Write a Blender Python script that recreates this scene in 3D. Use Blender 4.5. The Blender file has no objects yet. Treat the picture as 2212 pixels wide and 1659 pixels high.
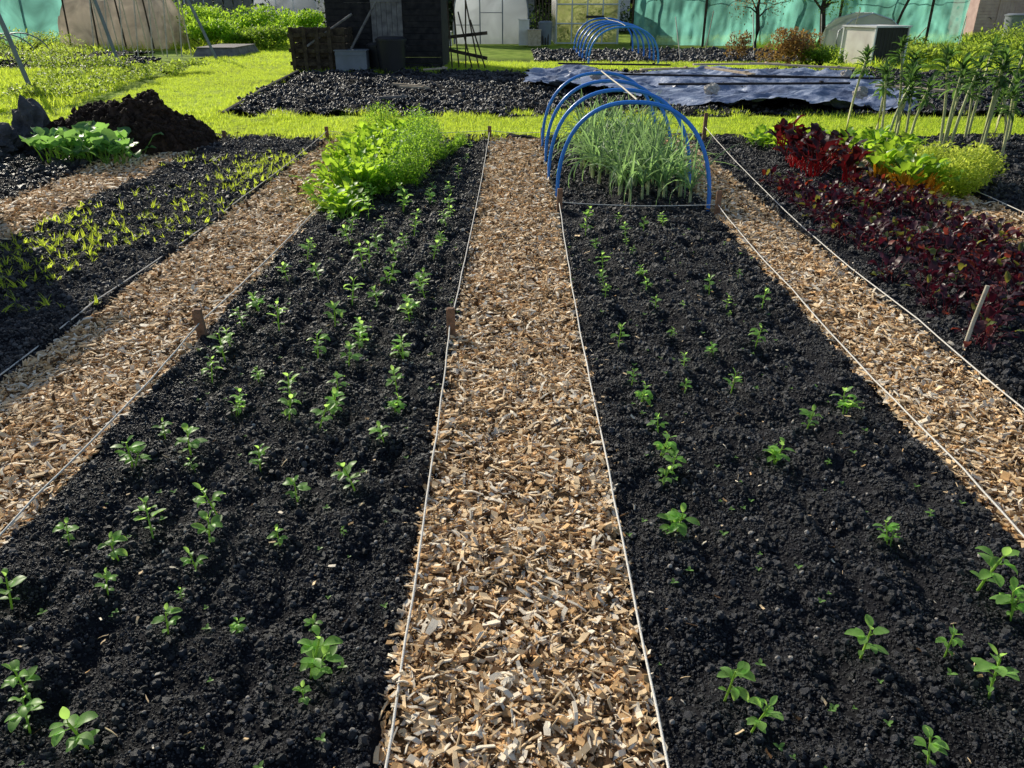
import bpy, bmesh, math, random
import numpy as np
from mathutils import Vector, Matrix
random.seed(7); rng=np.random.default_rng(7)
scene=bpy.context.scene
COL=scene.collection
R=math.radians
# ------------------------------------------------------------------ materials
def newmat(name):
    m=bpy.data.materials.new(name); m.use_nodes=True
    nt=m.node_tree; nt.nodes.clear()
    out=nt.nodes.new("ShaderNodeOutputMaterial")
    return m,nt,out
def ramp(nt,stops):
    r=nt.nodes.new("ShaderNodeValToRGB")
    e=r.color_ramp.elements
    while len(e)>1: e.remove(e[-1])
    e[0].position=stops[0][0]; e[0].color=(*stops[0][1],1)
    for p,c in stops[1:]:
        x=e.new(p); x.color=(*c,1)
    return r
def mix(nt,a,b,fac,mode='MIX'):
    n=nt.nodes.new("ShaderNodeMix"); n.data_type='RGBA'; n.blend_type=mode
    for sock,v in ((n.inputs[6],a),(n.inputs[7],b),(n.inputs[0],fac)):
        if isinstance(v,(int,float)): sock.default_value=v
        elif isinstance(v,tuple): sock.default_value=(*v,1)
        else: nt.links.new(v,sock)
    return n.outputs[2]
def tex(nt,kind,scale,detail=4,obj=True,dist=0):
    tc=nt.nodes.new("ShaderNodeTexCoord")
    if kind=='noise':
        t=nt.nodes.new("ShaderNodeTexNoise"); t.inputs["Detail"].default_value=detail; t.inputs["Distortion"].default_value=dist
    else:
        t=nt.nodes.new("ShaderNodeTexVoronoi")
    t.inputs["Scale"].default_value=scale
    nt.links.new(tc.outputs["Object"],t.inputs["Vector"])
    return t
def surf(name,stops,scale=5,rough=.8,spec=.3,bump=0,bscale=60,randv=0,detail=5,kind='noise',metal=0,bdist=.01,big=None):
    m,nt,out=newmat(name)
    b=nt.nodes.new("ShaderNodeBsdfPrincipled")
    t=tex(nt,kind,scale,detail)
    r=ramp(nt,stops)
    nt.links.new(t.outputs["Fac"] if kind=='noise' else t.outputs["Color"],r.inputs[0])
    c=r.outputs[0]
    if big:
        t2=tex(nt,'noise',big[0],3); r2=ramp(nt,[(.35,(big[1],)*3),(.65,(big[2],)*3)])
        nt.links.new(t2.outputs["Fac"],r2.inputs[0]); c=mix(nt,c,r2.outputs[0],1.0,'MULTIPLY')
    if randv:
        oi=nt.nodes.new("ShaderNodeObjectInfo")
        rr=ramp(nt,[(0,(1-randv,)*3),(1,(1+randv,)*3)])
        nt.links.new(oi.outputs["Random"],rr.inputs[0])
        c=mix(nt,c,rr.outputs[0],1.0,'MULTIPLY')
    nt.links.new(c,b.inputs["Base Color"])
    b.inputs["Roughness"].default_value=rough; b.inputs["Specular IOR Level"].default_value=spec; b.inputs["Metallic"].default_value=metal
    if bump:
        t3=tex(nt,'noise',bscale,6); bn=nt.nodes.new("ShaderNodeBump"); bn.inputs["Strength"].default_value=bump; bn.inputs["Distance"].default_value=bdist
        nt.links.new(t3.outputs["Fac"],bn.inputs["Height"]); nt.links.new(bn.outputs[0],b.inputs["Normal"])
    nt.links.new(b.outputs[0],out.inputs[0])
    return m
def leafmat(name,dark,light,trans,tw=.45,scale=30,rough=.45,randv=.3,spec=.4):
    m,nt,out=newmat(name)
    b=nt.nodes.new("ShaderNodeBsdfPrincipled"); tr=nt.nodes.new("ShaderNodeBsdfTranslucent"); mx=nt.nodes.new("ShaderNodeMixShader")
    t=tex(nt,'noise',scale,4); r=ramp(nt,[(.3,dark),(.7,light)]); nt.links.new(t.outputs["Fac"],r.inputs[0])
    g=nt.nodes.new("ShaderNodeNewGeometry"); rr=ramp(nt,[(0,(1-randv,1-randv,1-randv)),(1,(1+randv,1+randv*.9,1+randv*.3))])
    nt.links.new(g.outputs["Random Per Island"],rr.inputs[0])
    c=mix(nt,r.outputs[0],rr.outputs[0],1.0,'MULTIPLY')
    oi=nt.nodes.new("ShaderNodeObjectInfo"); r2=ramp(nt,[(0,(.8,.85,.8)),(1,(1.2,1.15,1.1))]); nt.links.new(oi.outputs["Random"],r2.inputs[0])
    c=mix(nt,c,r2.outputs[0],1.0,'MULTIPLY')
    nt.links.new(c,b.inputs["Base Color"]); b.inputs["Roughness"].default_value=rough; b.inputs["Specular IOR Level"].default_value=spec
    c2=mix(nt,trans,rr.outputs[0],1.0,'MULTIPLY'); nt.links.new(c2,tr.inputs[0])
    mx.inputs[0].default_value=tw
    nt.links.new(b.outputs[0],mx.inputs[1]); nt.links.new(tr.outputs[0],mx.inputs[2]); nt.links.new(mx.outputs[0],out.inputs[0])
    return m
def sheer(name,col,trans,alpha=.25,tw=.5,big=1.5,lo=.6):
    m,nt,out=newmat(name)
    d=nt.nodes.new("ShaderNodeBsdfDiffuse"); tr=nt.nodes.new("ShaderNodeBsdfTranslucent"); tp=nt.nodes.new("ShaderNodeBsdfTransparent")
    t=tex(nt,'noise',big,6,dist=.8); r=ramp(nt,[(.3,tuple(x*lo for x in col)),(.65,col)]); nt.links.new(t.outputs["Fac"],r.inputs[0])
    nt.links.new(r.outputs[0],d.inputs[0])
    r3=ramp(nt,[(.35,tuple(x*lo for x in trans)),(.65,trans)]); nt.links.new(t.outputs["Fac"],r3.inputs[0]); nt.links.new(r3.outputs[0],tr.inputs[0])
    m1=nt.nodes.new("ShaderNodeMixShader"); m1.inputs[0].default_value=tw; nt.links.new(d.outputs[0],m1.inputs[1]); nt.links.new(tr.outputs[0],m1.inputs[2])
    m2=nt.nodes.new("ShaderNodeMixShader"); m2.inputs[0].default_value=alpha; nt.links.new(m1.outputs[0],m2.inputs[1]); nt.links.new(tp.outputs[0],m2.inputs[2])
    nt.links.new(m2.outputs[0],out.inputs[0]); return m

M_soil=surf("soil",[(.3,(.006,.006,.008)),(.6,(.016,.016,.019)),(.8,(.035,.034,.037))],40,.9,.1,.8,120,big=(1.2,.7,1.4))
M_crumb=surf("soil_crumb",[(.3,(.008,.008,.011)),(.7,(.036,.037,.045))],90,.45,.5,.5,300,randv=.75)
M_soil_dry=surf("soil_dry",[(.3,(.06,.058,.06)),(.7,(.15,.14,.138))],90,.75,.25,.5,300,randv=.5)
M_soilfar=surf("soil_far",[(.3,(.006,.006,.007)),(.6,(.019,.018,.019)),(.85,(.04,.036,.034))],9,.9,.1,.9,30,bdist=.04)
M_chipbase=surf("chip_base",[(.25,(.05,.03,.015)),(.5,(.22,.14,.065)),(.8,(.5,.33,.18))],55,.9,.1,.8,90)
M_chip=[surf("wood_chip_tan",[(.3,(.74,.50,.26)),(.7,(.9,.70,.45))],60,.7,.25,.3,200,randv=.15),
        surf("wood_chip_orange",[(.3,(.50,.28,.11)),(.7,(.76,.49,.24))],60,.7,.25,.3,200,randv=.3),
        surf("wood_chip_pale",[(.3,(.84,.69,.50)),(.7,(.92,.83,.68))],60,.65,.3,.3,200,randv=.08),
        surf("wood_chip_bark",[(.3,(.045,.026,.013)),(.7,(.17,.09,.042))],60,.85,.15,.4,200,randv=.4)]
M_stone=surf("stone",[(.3,(.22,.2,.18)),(.7,(.5,.46,.42))],30,.8,.3,.4,80,randv=.3)
M_ground=surf("ground_grass",[(.3,(.09,.14,.015)),(.5,(.19,.28,.035)),(.75,(.3,.37,.07))],2.2,.9,.05,.8,14,bdist=.05,big=(.22,.6,1.3))
M_lawn=surf("lawn_turf",[(.3,(.22,.31,.03)),(.5,(.42,.54,.06)),(.75,(.58,.66,.12))],6,.9,.05,.9,40,bdist=.04,big=(.45,.55,1.2))
M_grass=leafmat("grass_blade",(.15,.25,.02),(.3,.42,.05),(.75,.92,.10),.55,8,.5,.4,.3)
M_weed=leafmat("weed_leaf",(.10,.18,.02),(.22,.31,.05),(.55,.72,.10),.5,8,.5,.45,.3)
M_bean=leafmat("bean_leaf",(.16,.34,.09),(.28,.52,.16),(.62,.98,.22),.58,60,.42,.2,.4)
M_beanstem=leafmat("bean_stem",(.2,.38,.07),(.3,.48,.1),(.5,.7,.15),.35,60)
M_lush=leafmat("leafy_green",(.1,.24,.02),(.2,.4,.04),(.6,.9,.07),.5,20,.45,.3,.3)
M_parsley=leafmat("feathery_green",(.08,.21,.02),(.18,.37,.04),(.55,.88,.08),.5,20,.5,.3,.3)
M_leek=leafmat("leek_leaf",(.11,.20,.11),(.26,.40,.23),(.4,.65,.25),.38,15,.5,.45,.3)
M_leekpale=leafmat("leek_shaft",(.4,.45,.25),(.6,.65,.45),(.5,.6,.3),.25,15)
M_beet=leafmat("beet_leaf",(.028,.010,.020),(.07,.022,.042),(.10,.010,.03),.25,25,.4,.6,.4)
M_beetstem=leafmat("beet_stem",(.10,.008,.02),(.18,.012,.04),(.25,.02,.05),.25,25)
M_beetred=leafmat("beet_leaf_red",(.09,.022,.02),(.2,.05,.035),(.4,.06,.03),.35,25,.45,.4)
M_beetgreen=leafmat("beet_leaf_green",(.06,.10,.03),(.14,.18,.05),(.36,.34,.06),.35,25,.45,.4)
M_redchard=leafmat("red_chard_leaf",(.022,.010,.012),(.055,.014,.018),(.13,.012,.018),.3,20,.4,.5,.35)
M_redstem=leafmat("red_chard_stem",(.42,.01,.02),(.6,.02,.03),(.6,.03,.03),.3,20)
M_ychard=leafmat("yellow_chard_leaf",(.05,.15,.015),(.15,.3,.03),(.42,.66,.05),.45,20,.35,.35)
M_ystem=leafmat("yellow_chard_stem",(.85,.42,.03),(.92,.56,.06),(.95,.6,.05),.4,20)
M_lettuce=leafmat("lettuce_leaf",(.3,.4,.05),(.5,.6,.1),(.8,.9,.14),.5,20,.5,.25,.3)
M_kale=leafmat("kale_leaf",(.04,.09,.045),(.10,.18,.07),(.22,.42,.09),.38,20,.55,.4,.3)
M_kstem=leafmat("kale_stem",(.46,.49,.28),(.7,.7,.46),(.4,.5,.2),.15,20)
M_marrow=leafmat("marrow_leaf",(.08,.22,.09),(.17,.36,.14),(.36,.68,.15),.42,20,.45,.3,.3)
M_brush=leafmat("brown_shrub_leaf",(.14,.07,.04),(.27,.16,.07),(.5,.32,.1),.4,8)
M_bush=leafmat("bush_leaf",(.07,.15,.02),(.15,.27,.04),(.45,.68,.08),.45,4,.5,.45,.3)
M_hedge=leafmat("hedge_leaf",(.02,.04,.015),(.05,.08,.025),(.12,.2,.04),.3,3,.6,.5)
M_pipe=surf("blue_pipe",[(.3,(.03,.22,.76)),(.7,(.04,.27,.85))],3,.3,.5)
M_pole=surf("pale_cane",[(.3,(.45,.4,.3)),(.7,(.65,.6,.5))],20,.6,.3)
M_string=surf("string",[(.3,(.65,.6,.52)),(.7,(.88,.85,.8))],200,.8,.2,.4,400)
M_post=surf("post_wood",[(.3,(.16,.09,.055)),(.7,(.34,.2,.13))],25,.8,.2,.5,80)
M_dark=surf("dark_boards",[(.3,(.012,.012,.015)),(.7,(.045,.04,.04))],6,.85,.2,.5,25)
M_greywood=surf("grey_wood",[(.3,(.12,.11,.11)),(.7,(.27,.25,.24))],7,.8,.2,.5,30)
M_plank=surf("plank_wood",[(.3,(.4,.3,.2)),(.7,(.65,.53,.39))],12,.7,.2,.3,50)
M_tarp=surf("tarpaulin",[(.3,(.04,.055,.11)),(.48,(.16,.2,.32)),(.72,(.46,.51,.64))],1.7,.36,.6,.7,9,bdist=.05)
M_plastic=sheer("white_plastic",(.8,.82,.86),(.93,.94,.97),.03,.75,.9,.7)
M_fleece=sheer("fleece",(.8,.77,.72),(.9,.86,.8),.06,.6,1,.7)
M_netbeige=sheer("beige_net",(.7,.62,.55),(.88,.76,.66),.10,.66,1.4,.5)
M_netgreen=sheer("green_windbreak",(.24,.54,.47),(.30,.78,.66),.24,.68,.8,.4)
M_glass=sheer("yellowish_glass",(.6,.6,.3),(.85,.85,.4),.28,.68,1.4,.35)  # yellow-green pane colour, blotched lighter and darker by noise
M_alu=surf("aluminium",[(.3,(.5,.52,.55)),(.7,(.7,.72,.75))],5,.4,.5,metal=.6)
M_white=surf("white_paint",[(.3,(.62,.62,.62)),(.7,(.8,.8,.8))],4,.6,.3)
M_cream=surf("cream_board",[(.3,(.65,.58,.54)),(.7,(.85,.8,.75))],3,.7,.3)
M_pink=surf("faded_red_boards",[(.3,(.45,.3,.27)),(.7,(.6,.43,.39))],3,.8,.2)
M_binblack=surf("black_plastic",[(.3,(.012,.012,.014)),(.7,(.02,.02,.024))],3,.5,.4)
M_bingrey=surf("grey_plastic",[(.3,(.16,.18,.2)),(.7,(.24,.26,.3))],3,.5,.5)
M_manure=surf("manure",[(.3,(.02,.012,.009)),(.7,(.085,.052,.036))],12,.85,.2,1,60,randv=.4)
M_rock=surf("grey_rubble",[(.3,(.04,.042,.046)),(.7,(.13,.13,.14))],8,.85,.2,1,30,bdist=.03)
M_bark=surf("bark",[(.3,(.03,.022,.016)),(.7,(.1,.075,.05))],8,.9,.2,.8,30)

# ------------------------------------------------------------------ mesh builder
class MB:
    def __init__(s): s.v=[];s.f=[];s.m=[];s.sm=[]
    def add(s,vs,fs,m=0,smooth=False):
        o=len(s.v); s.v.extend([tuple(x) for x in vs])
        for f in fs: s.f.append(tuple(i+o for i in f)); s.m.append(m); s.sm.append(smooth)
    def box(s,c,size,m=0,rz=0,rx=0,ry=0,taper=1):
        M=Matrix.Translation(c)@Matrix.Rotation(rz,4,'Z')@Matrix.Rotation(rx,4,'X')@Matrix.Rotation(ry,4,'Y')
        vs=[]
        for z in(-.5,.5):
            k=taper if z>0 else 1
            for x,y in((-.5,-.5),(.5,-.5),(.5,.5),(-.5,.5)): vs.append(M@Vector((x*size[0]*k,y*size[1]*k,z*size[2])))
        s.add(vs,[(3,2,1,0),(4,5,6,7),(0,1,5,4),(1,2,6,5),(2,3,7,6),(3,0,4,7)],m)
    def tube(s,pts,r,m=0,n=6,r2=None,cap=True):
        pts=[Vector(p) for p in pts]; k=len(pts); vs=[];fs=[]
        if r2 is None: r2=r
        up0=Vector((0,0,1))
        for i,p in enumerate(pts):
            d=(pts[min(i+1,k-1)]-pts[max(i-1,0)]).normalized()
            a=d.cross(up0)
            if a.length<.05: a=d.cross(Vector((1,0,0)))
            a.normalize(); b=d.cross(a); rr=r+(r2-r)*i/max(1,k-1)
            for j in range(n):
                t=2*math.pi*j/n; vs.append(p+a*math.cos(t)*rr+b*math.sin(t)*rr)
        for i in range(k-1):
            for j in range(n):
                j2=(j+1)%n; fs.append((i*n+j,i*n+j2,(i+1)*n+j2,(i+1)*n+j))
        s.add(vs,fs,m,True)
        if cap: s.add([vs[j] for j in range(n)],[tuple(range(n))],m); s.add([vs[(k-1)*n+j] for j in range(n)],[tuple(range(n))],m)
    def leaf(s,p,az,el,L,W,droop=.8,fold=.25,m=0,segs=4,prof='oval',ruf=0.0,twist=0):
        p=Vector(p); h=Vector((math.cos(az),math.sin(az),0)); side=Vector((-math.sin(az),math.cos(az),0))
        vs=[];e=el;cur=p.copy();st=L/segs
        for i in range(segs+1):
            t=i/segs
            if prof=='oval': w=math.sin(math.pi*min(1,t*.92+.06))**.75
            elif prof=='strap': w=(1-t)**.5*(.6+.4*min(1,t*5))
            else: w=(t**.7)*(1-t)**.35*1.7
            w=max(w,.03)*W*.5
            d=h*math.cos(e)+Vector((0,0,math.sin(e)))
            nrm=-h*math.sin(e)+Vector((0,0,math.cos(e)))
            tw=twist*t; sd=side*math.cos(tw)+nrm*math.sin(tw)
            a=random.uniform(-ruf,ruf)*W;b=random.uniform(-ruf,ruf)*W
            vs+= [cur+sd*w+nrm*(w*fold*2+a),cur.copy(),cur-sd*w+nrm*(w*fold*2+b)]
            cur=cur+d*st; e-=droop/segs
        fs=[]
        for i in range(segs):
            o=i*3; fs+=[(o,o+1,o+4,o+3),(o+1,o+2,o+5,o+4)]
        s.add(vs,fs,m,True); return cur
    def mesh(s,name,mats):
        me=bpy.data.meshes.new(name); me.from_pydata(s.v,[],s.f)
        for m in mats: me.materials.append(m)
        me.polygons.foreach_set("material_index",s.m); me.polygons.foreach_set("use_smooth",s.sm); me.update(); return me
    def obj(s,name,mats,loc=(0,0,0),parent=None):
        o=bpy.data.objects.new(name,s.mesh(name,mats)); o.location=loc; COL.objects.link(o)
        if parent: o.parent=parent
        return o
def empty(name,loc=(0,0,0)):
    e=bpy.data.objects.new(name,None); e.location=loc; e.empty_display_size=.2; COL.objects.link(e); return e
# ------------------------------------------------------------------ noise + heightfields
TAB=rng.random((512,512))
def vn(x,y,sc,seed=0):
    x=np.asarray(x,float)/sc+seed*17.3+100; y=np.asarray(y,float)/sc+seed*31.7+100
    xi=np.floor(x).astype(int);yi=np.floor(y).astype(int);fx=x-xi;fy=y-yi;fx=fx*fx*(3-2*fx);fy=fy*fy*(3-2*fy)
    a=TAB[xi%512,yi%512];b=TAB[(xi+1)%512,yi%512];c=TAB[xi%512,(yi+1)%512];d=TAB[(xi+1)%512,(yi+1)%512]
    return (a*(1-fx)+b*fx)*(1-fy)+(c*(1-fx)+d*fx)*fy-.5
def gridmesh(name,x0,x1,y0,y1,res,hf,mat,keep=None):
    nx=int((x1-x0)/res)+1;ny=int((y1-y0)/res)+1
    X,Y=np.meshgrid(np.linspace(x0,x1,nx),np.linspace(y0,y1,ny)); Z=hf(X,Y)
    co=np.stack([X,Y,Z],-1).reshape(-1,3)
    i=np.arange(nx*ny).reshape(ny,nx); q=np.stack([i[:-1,:-1],i[:-1,1:],i[1:,1:],i[1:,:-1]],-1).reshape(-1,4)
    if keep is not None:
        k=keep(X,Y).reshape(-1); q=q[k[q].all(1)]
        used=np.unique(q); mp=np.zeros(len(co),int); mp[used]=np.arange(len(used)); co=co[used]; q=mp[q]
    me=bpy.data.meshes.new(name); me.vertices.add(len(co)); me.vertices.foreach_set("co",co.ravel())
    me.loops.add(q.size); me.loops.foreach_set("vertex_index",q.ravel().astype(np.int32))
    me.polygons.add(len(q)); me.polygons.foreach_set("loop_start",np.arange(0,q.size,4,dtype=np.int32))
    me.update(calc_edges=True); me.validate(); me.polygons.foreach_set("use_smooth",np.ones(len(me.polygons),bool)); me.materials.append(mat)
    o=bpy.data.objects.new(name,me); COL.objects.link(o); return o
PATHS=[(-.315,.345),(-2.36,-1.645),(1.63,2.16),(3.55,4.14),(-4.45,-3.72)]
ROWS=[-1.42,-1.2,-.96,-.76,-.53,.55,.78,.96,1.17,1.38]
def inpath(x,y):
    r=np.zeros(np.shape(x))
    wob=.02*vn(x,y,.15,3)*2
    for a,b in PATHS:
        d=np.minimum(x-a,b-x)+wob
        r=np.maximum(r,np.clip(d/.05+.5,0,1))
    return r*(y<10.5)
def soilh(x,y):
    h=.026+.045*vn(x,y,.4,1)+.046*vn(x,y,.13,2)+.024*vn(x,y,.055,4)
    for rx in ROWS:
        h=h-.022*np.exp(-((x-rx-.06)/.035)**2)
    p=inpath(x,y)
    return h*(1-p)-.012*p
def pathh(x,y): return .004+.03*vn(x,y,.25,7)+.014*vn(x,y,.06,8)
gridmesh("garden_soil",-7.5,7.5,.5,10.75,.025,soilh,M_soil)
for a,b in PATHS:
    gridmesh("woodchip_path",a+.01,b-.01,.5,10.45,.03,pathh,M_chipbase)
gm=MB(); gm.add([(-250,-40,-.06),(250,-40,-.06),(250,400,-.06),(-250,400,-.06)],[(0,1,2,3)]); gm.obj("ground",[M_ground])

# ------------------------------------------------------------------ scattering
def scatter(name,P,rot,scl,srcs):
    n=len(P); me=bpy.data.meshes.new(name); me.vertices.add(n); me.vertices.foreach_set("co",np.asarray(P,float).ravel())
    a=me.attributes.new("rot",'FLOAT_VECTOR','POINT'); a.data.foreach_set("vector",np.asarray(rot,float).ravel())
    a=me.attributes.new("scl",'FLOAT','POINT'); a.data.foreach_set("value",np.asarray(scl,float))
    a=me.attributes.new("idx",'INT','POINT'); a.data.foreach_set("value",rng.integers(0,len(srcs),n).astype(np.int32))
    ob=bpy.data.objects.new(name,me); COL.objects.link(ob)
    g=bpy.data.node_groups.new(name+"_gn","GeometryNodeTree")
    g.interface.new_socket("Geometry",in_out='INPUT',socket_type='NodeSocketGeometry'); g.interface.new_socket("Geometry",in_out='OUTPUT',socket_type='NodeSocketGeometry')
    N=g.nodes; i=N.new("NodeGroupInput"); o=N.new("NodeGroupOutput"); ip=N.new("GeometryNodeInstanceOnPoints"); j=N.new("GeometryNodeJoinGeometry")
    for s in reversed(srcs):
        oi=N.new("GeometryNodeObjectInfo"); oi.inputs["Object"].default_value=s; oi.inputs["As Instance"].default_value=True
        g.links.new(oi.outputs["Geometry"],j.inputs[0])
    def att(nm,t):
        x=N.new("GeometryNodeInputNamedAttribute"); x.data_type=t; x.inputs["Name"].default_value=nm; return x.outputs["Attribute"]
    g.links.new(i.outputs[0],ip.inputs["Points"]); g.links.new(j.outputs[0],ip.inputs["Instance"])
    ip.inputs["Pick Instance"].default_value=True
    g.links.new(att("idx",'INT'),ip.inputs["Instance Index"]); g.links.new(att("rot",'FLOAT_VECTOR'),ip.inputs["Rotation"]); g.links.new(att("scl",'FLOAT'),ip.inputs["Scale"])
    g.links.new(ip.outputs[0],o.inputs[0])
    m=ob.modifiers.new("scatter","NODES"); m.node_group=g
    return ob
def src(mb,mats,name="part"): return bpy.data.objects.new(name,mb.mesh(name,mats))
def crumbsrc(mat,n=4,jit=.28):
    out=[]
    for k in range(n):
        bm=bmesh.new(); bmesh.ops.create_icosphere(bm,subdivisions=2,radius=1)
        sx,sy,sz=random.uniform(.8,1.2),random.uniform(.8,1.2),random.uniform(.6,.9)
        for v in bm.verts:
            v.co*=1+random.uniform(-jit,jit); v.co=Vector((v.co.x*sx,v.co.y*sy,v.co.z*sz))
        me=bpy.data.meshes.new("crumb"); bm.to_mesh(me); bm.free(); me.materials.append(mat)
        out.append(bpy.data.objects.new("crumb",me))
    return out
def bandpts(x0,x1,bands):
    X=[];Y=[];D=[]
    for y0,y1,d in bands:
        n=int((x1-x0)*(y1-y0)*d); X.append(rng.uniform(x0,x1,n));Y.append(rng.uniform(y0,y1,n));D.append(np.full(n,d,float))
    return np.concatenate(X),np.concatenate(Y),np.concatenate(D)
CR=crumbsrc(M_crumb); CRD=crumbsrc(M_soil_dry,2)
def crumbs(name,x0,x1,bands,base,srcs):
    X,Y,D=bandpts(x0,x1,bands); n=len(X)
    r=base*(.5+rng.pareto(3.0,n)*.6); r=np.clip(r,.0,base*3.0)*np.sqrt(14000/D)**.6
    k=inpath(X,Y)<.4; X=X[k];Y=Y[k];r=r[k];n=len(X)
    Z=soilh(X,Y)+r*.3
    scatter(name,np.stack([X,Y,Z],1),rng.uniform(0,6.28,(n,3)),r,srcs)
B=[(.9,2.4,21000),(2.4,4,13000),(4,6.5,6500),(6.5,10.6,2800)]
crumbs("soil_crumbs",-1.68,-.28,B,.0047,CR*5+CRD[:1])
crumbs("soil_crumbs",.31,1.66,B,.0047,CR*5+CRD[:1])
crumbs("soil_crumbs",2.1,3.6,[(2.5,5,6000),(5,10.6,2600)],.0052,CR)
crumbs("soil_crumbs",-3.75,-2.3,[(2.5,5,6500),(5,10.6,4200)],.0050,CR+CRD*2)
crumbs("soil_crumbs",4.1,7,[(5.5,10.6,1100)],.006,CR)
crumbs("soil_crumbs",-7,-4.4,[(6,10.6,900)],.007,CR)
X,Y,D=bandpts(-1.65,1.62,[(1,4,60),(4,9,20)]); k=inpath(X,Y)<.3; X=X[k];Y=Y[k]; n=len(X)
scatter("small_stones",np.stack([X,Y,soilh(X,Y)+.006],1),rng.uniform(0,6.28,(n,3)),rng.uniform(.003,.009,n),crumbsrc(M_stone,3,.15))
# chips : flat shredded wood, many thin and long
CH=[]
for mi,w in ((0,9),(1,5),(2,5),(3,3)):
    for k in range(w):
        mb=MB(); kind=random.random()
        if kind<.45: L=random.uniform(1.0,1.8); W=random.uniform(.12,.26); T=random.uniform(.05,.1)
        elif kind<.85: L=random.uniform(.8,1.3); W=random.uniform(.3,.55); T=random.uniform(.06,.13)
        else: L=random.uniform(.7,.95); W=random.uniform(.5,.75); T=random.uniform(.1,.2)
        vs=[];bend=random.uniform(-.1,.14);j=[random.uniform(.55,1.25) for _ in range(12)]; q=random.uniform(-.25,.25)
        for z in(-.5,.5):
            for i,(x,y) in enumerate(((-.5,-.5),(0,-.5),(.5,-.5),(.5,.5),(0,.5),(-.5,.5))):
                vs.append((x*L+y*q,y*W*j[i],z*T+(bend if x==0 else 0)))
        mb.add(vs,[(0,1,4,5),(1,2,3,4),(6,11,10,7),(7,10,9,8)]+[(i,i+6,(i+1)%6+6,(i+1)%6) for i in range(6)])
        CH.append(src(mb,[M_chip[mi]],"chip"))
def chips(name,x0,x1,bands,spill=.03):
    X,Y,D=bandpts(x0,x1,bands); n=len(X)
    e=rng.random(n)<.07; X[e]+=rng.normal(0,spill*1.8,e.sum())
    s=.020*(.4+rng.random(n)**3*2.1)*(8000/D)**.3
    Z=pathh(X,Y)+rng.uniform(0,.02,n)*np.clip(np.minimum(X-x0,x1-X)/.05+.4,.4,1)
    Z=np.maximum(Z,soilh(X,Y)+.003)
    tilt=np.where(rng.random(n)<.3,.7,.22)
    rot=np.stack([rng.normal(0,1,n)*tilt,rng.normal(0,1,n)*tilt,rng.uniform(0,6.28,n)],1)
    scatter(name,np.stack([X,Y,Z],1),rot,s,CH)
chips("wood_chips",-.325,.355,[(.9,2.4,10500),(2.4,4,8000),(4,6.5,5200),(6.5,10.5,3000)])
chips("wood_chips",-2.37,-1.64,[(1.7,4,8000),(4,6.5,5200),(6.5,10.5,3000)])
chips("wood_chips",1.62,2.17,[(1.7,4,8000),(4,6.5,5200),(6.5,10.5,2800)])
chips("wood_chips",3.54,4.14,[(4,10.3,2000)],.05)
chips("wood_chips",-4.5,-3.68,[(4,10.4,2300)],.06)
X,Y,D=bandpts(-1.6,1.6,[(1,3,35),(3,8,22)]); n=len(X)
scatter("stray_wood_chips",np.stack([X,Y,np.maximum(soilh(X,Y),0)+.01],1),np.stack([rng.normal(0,.4,n),rng.normal(0,.4,n),rng.uniform(0,6.28,n)],1),rng.uniform(.008,.022,n),CH)

# ------------------------------------------------------------------ bean plants
BM=[]
for v in range(12):
    mb=MB(); Hh=random.uniform(.08,.12); lean=(random.uniform(-.02,.02),random.uniform(-.02,.02))
    ns=random.choice([1,1,2])
    for st in range(ns):
        off=Vector((random.uniform(-.012,.012),random.uniform(-.012,.012),0)) if st else Vector((0,0,0)); hh=Hh*(1 if st==0 else .6)
        ln=(lean[0]+(random.uniform(-.03,.03) if st else 0),lean[1]+(random.uniform(-.03,.03) if st else 0))
        P=lambda t:Vector((ln[0]*t,ln[1]*t,hh*t))+off
        mb.tube([P(0)-Vector((0,0,.03)),P(.35),P(.7),P(1)],.0035,1,5,.0025)
        az=random.uniform(0,6.28)
        for lv,(t,L) in enumerate(((.3,.024),(.58,.042),(.82,.042),(1,.030))):
            if lv==0 and st: continue
            az+=random.uniform(1.3,1.9)
            for kk in range(2):
                a=az+kk*math.pi+random.uniform(-.3,.3) if lv<3 else az+kk*2.2
                el=random.uniform(.15,.6) if lv<3 else random.uniform(.7,1.2)
                q=P(t); pet=q+Vector((math.cos(a)*math.cos(el),math.sin(a)*math.cos(el),math.sin(el)))*L*.35
                mb.tube([q,pet],.0015,1,4,.0012)
                for da in ((-.55,.55) if (lv==1 or (lv==2 and kk)) else (0,)):
                    l=L*random.uniform(.75,1.2)
                    mb.leaf(pet,a+da,el+random.uniform(-.2,.15),l,l*random.uniform(.56,.72),random.uniform(.2,1.2),random.uniform(.05,.25),0,6,'oval',.03)
    BM.append(mb.mesh("bean_plant",[M_bean,M_beanstem]))
def bean(x,y,s):
    k=(.82+.09*min(y-1,4.0))*random.uniform(.85,1.12)*(.88 if x>0 and y>2 else 1)
    o=bpy.data.objects.new("bean_plant",random.choice(BM)); COL.objects.link(o)
    o.location=(x,y,float(soilh(np.array([x]),np.array([y]))[0])); o.rotation_euler=(random.uniform(-.18,.18),random.uniform(-.18,.18),random.uniform(0,6.28)); o.scale=(s*k,s*k,s*k*random.uniform(.85,1.2))
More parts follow.
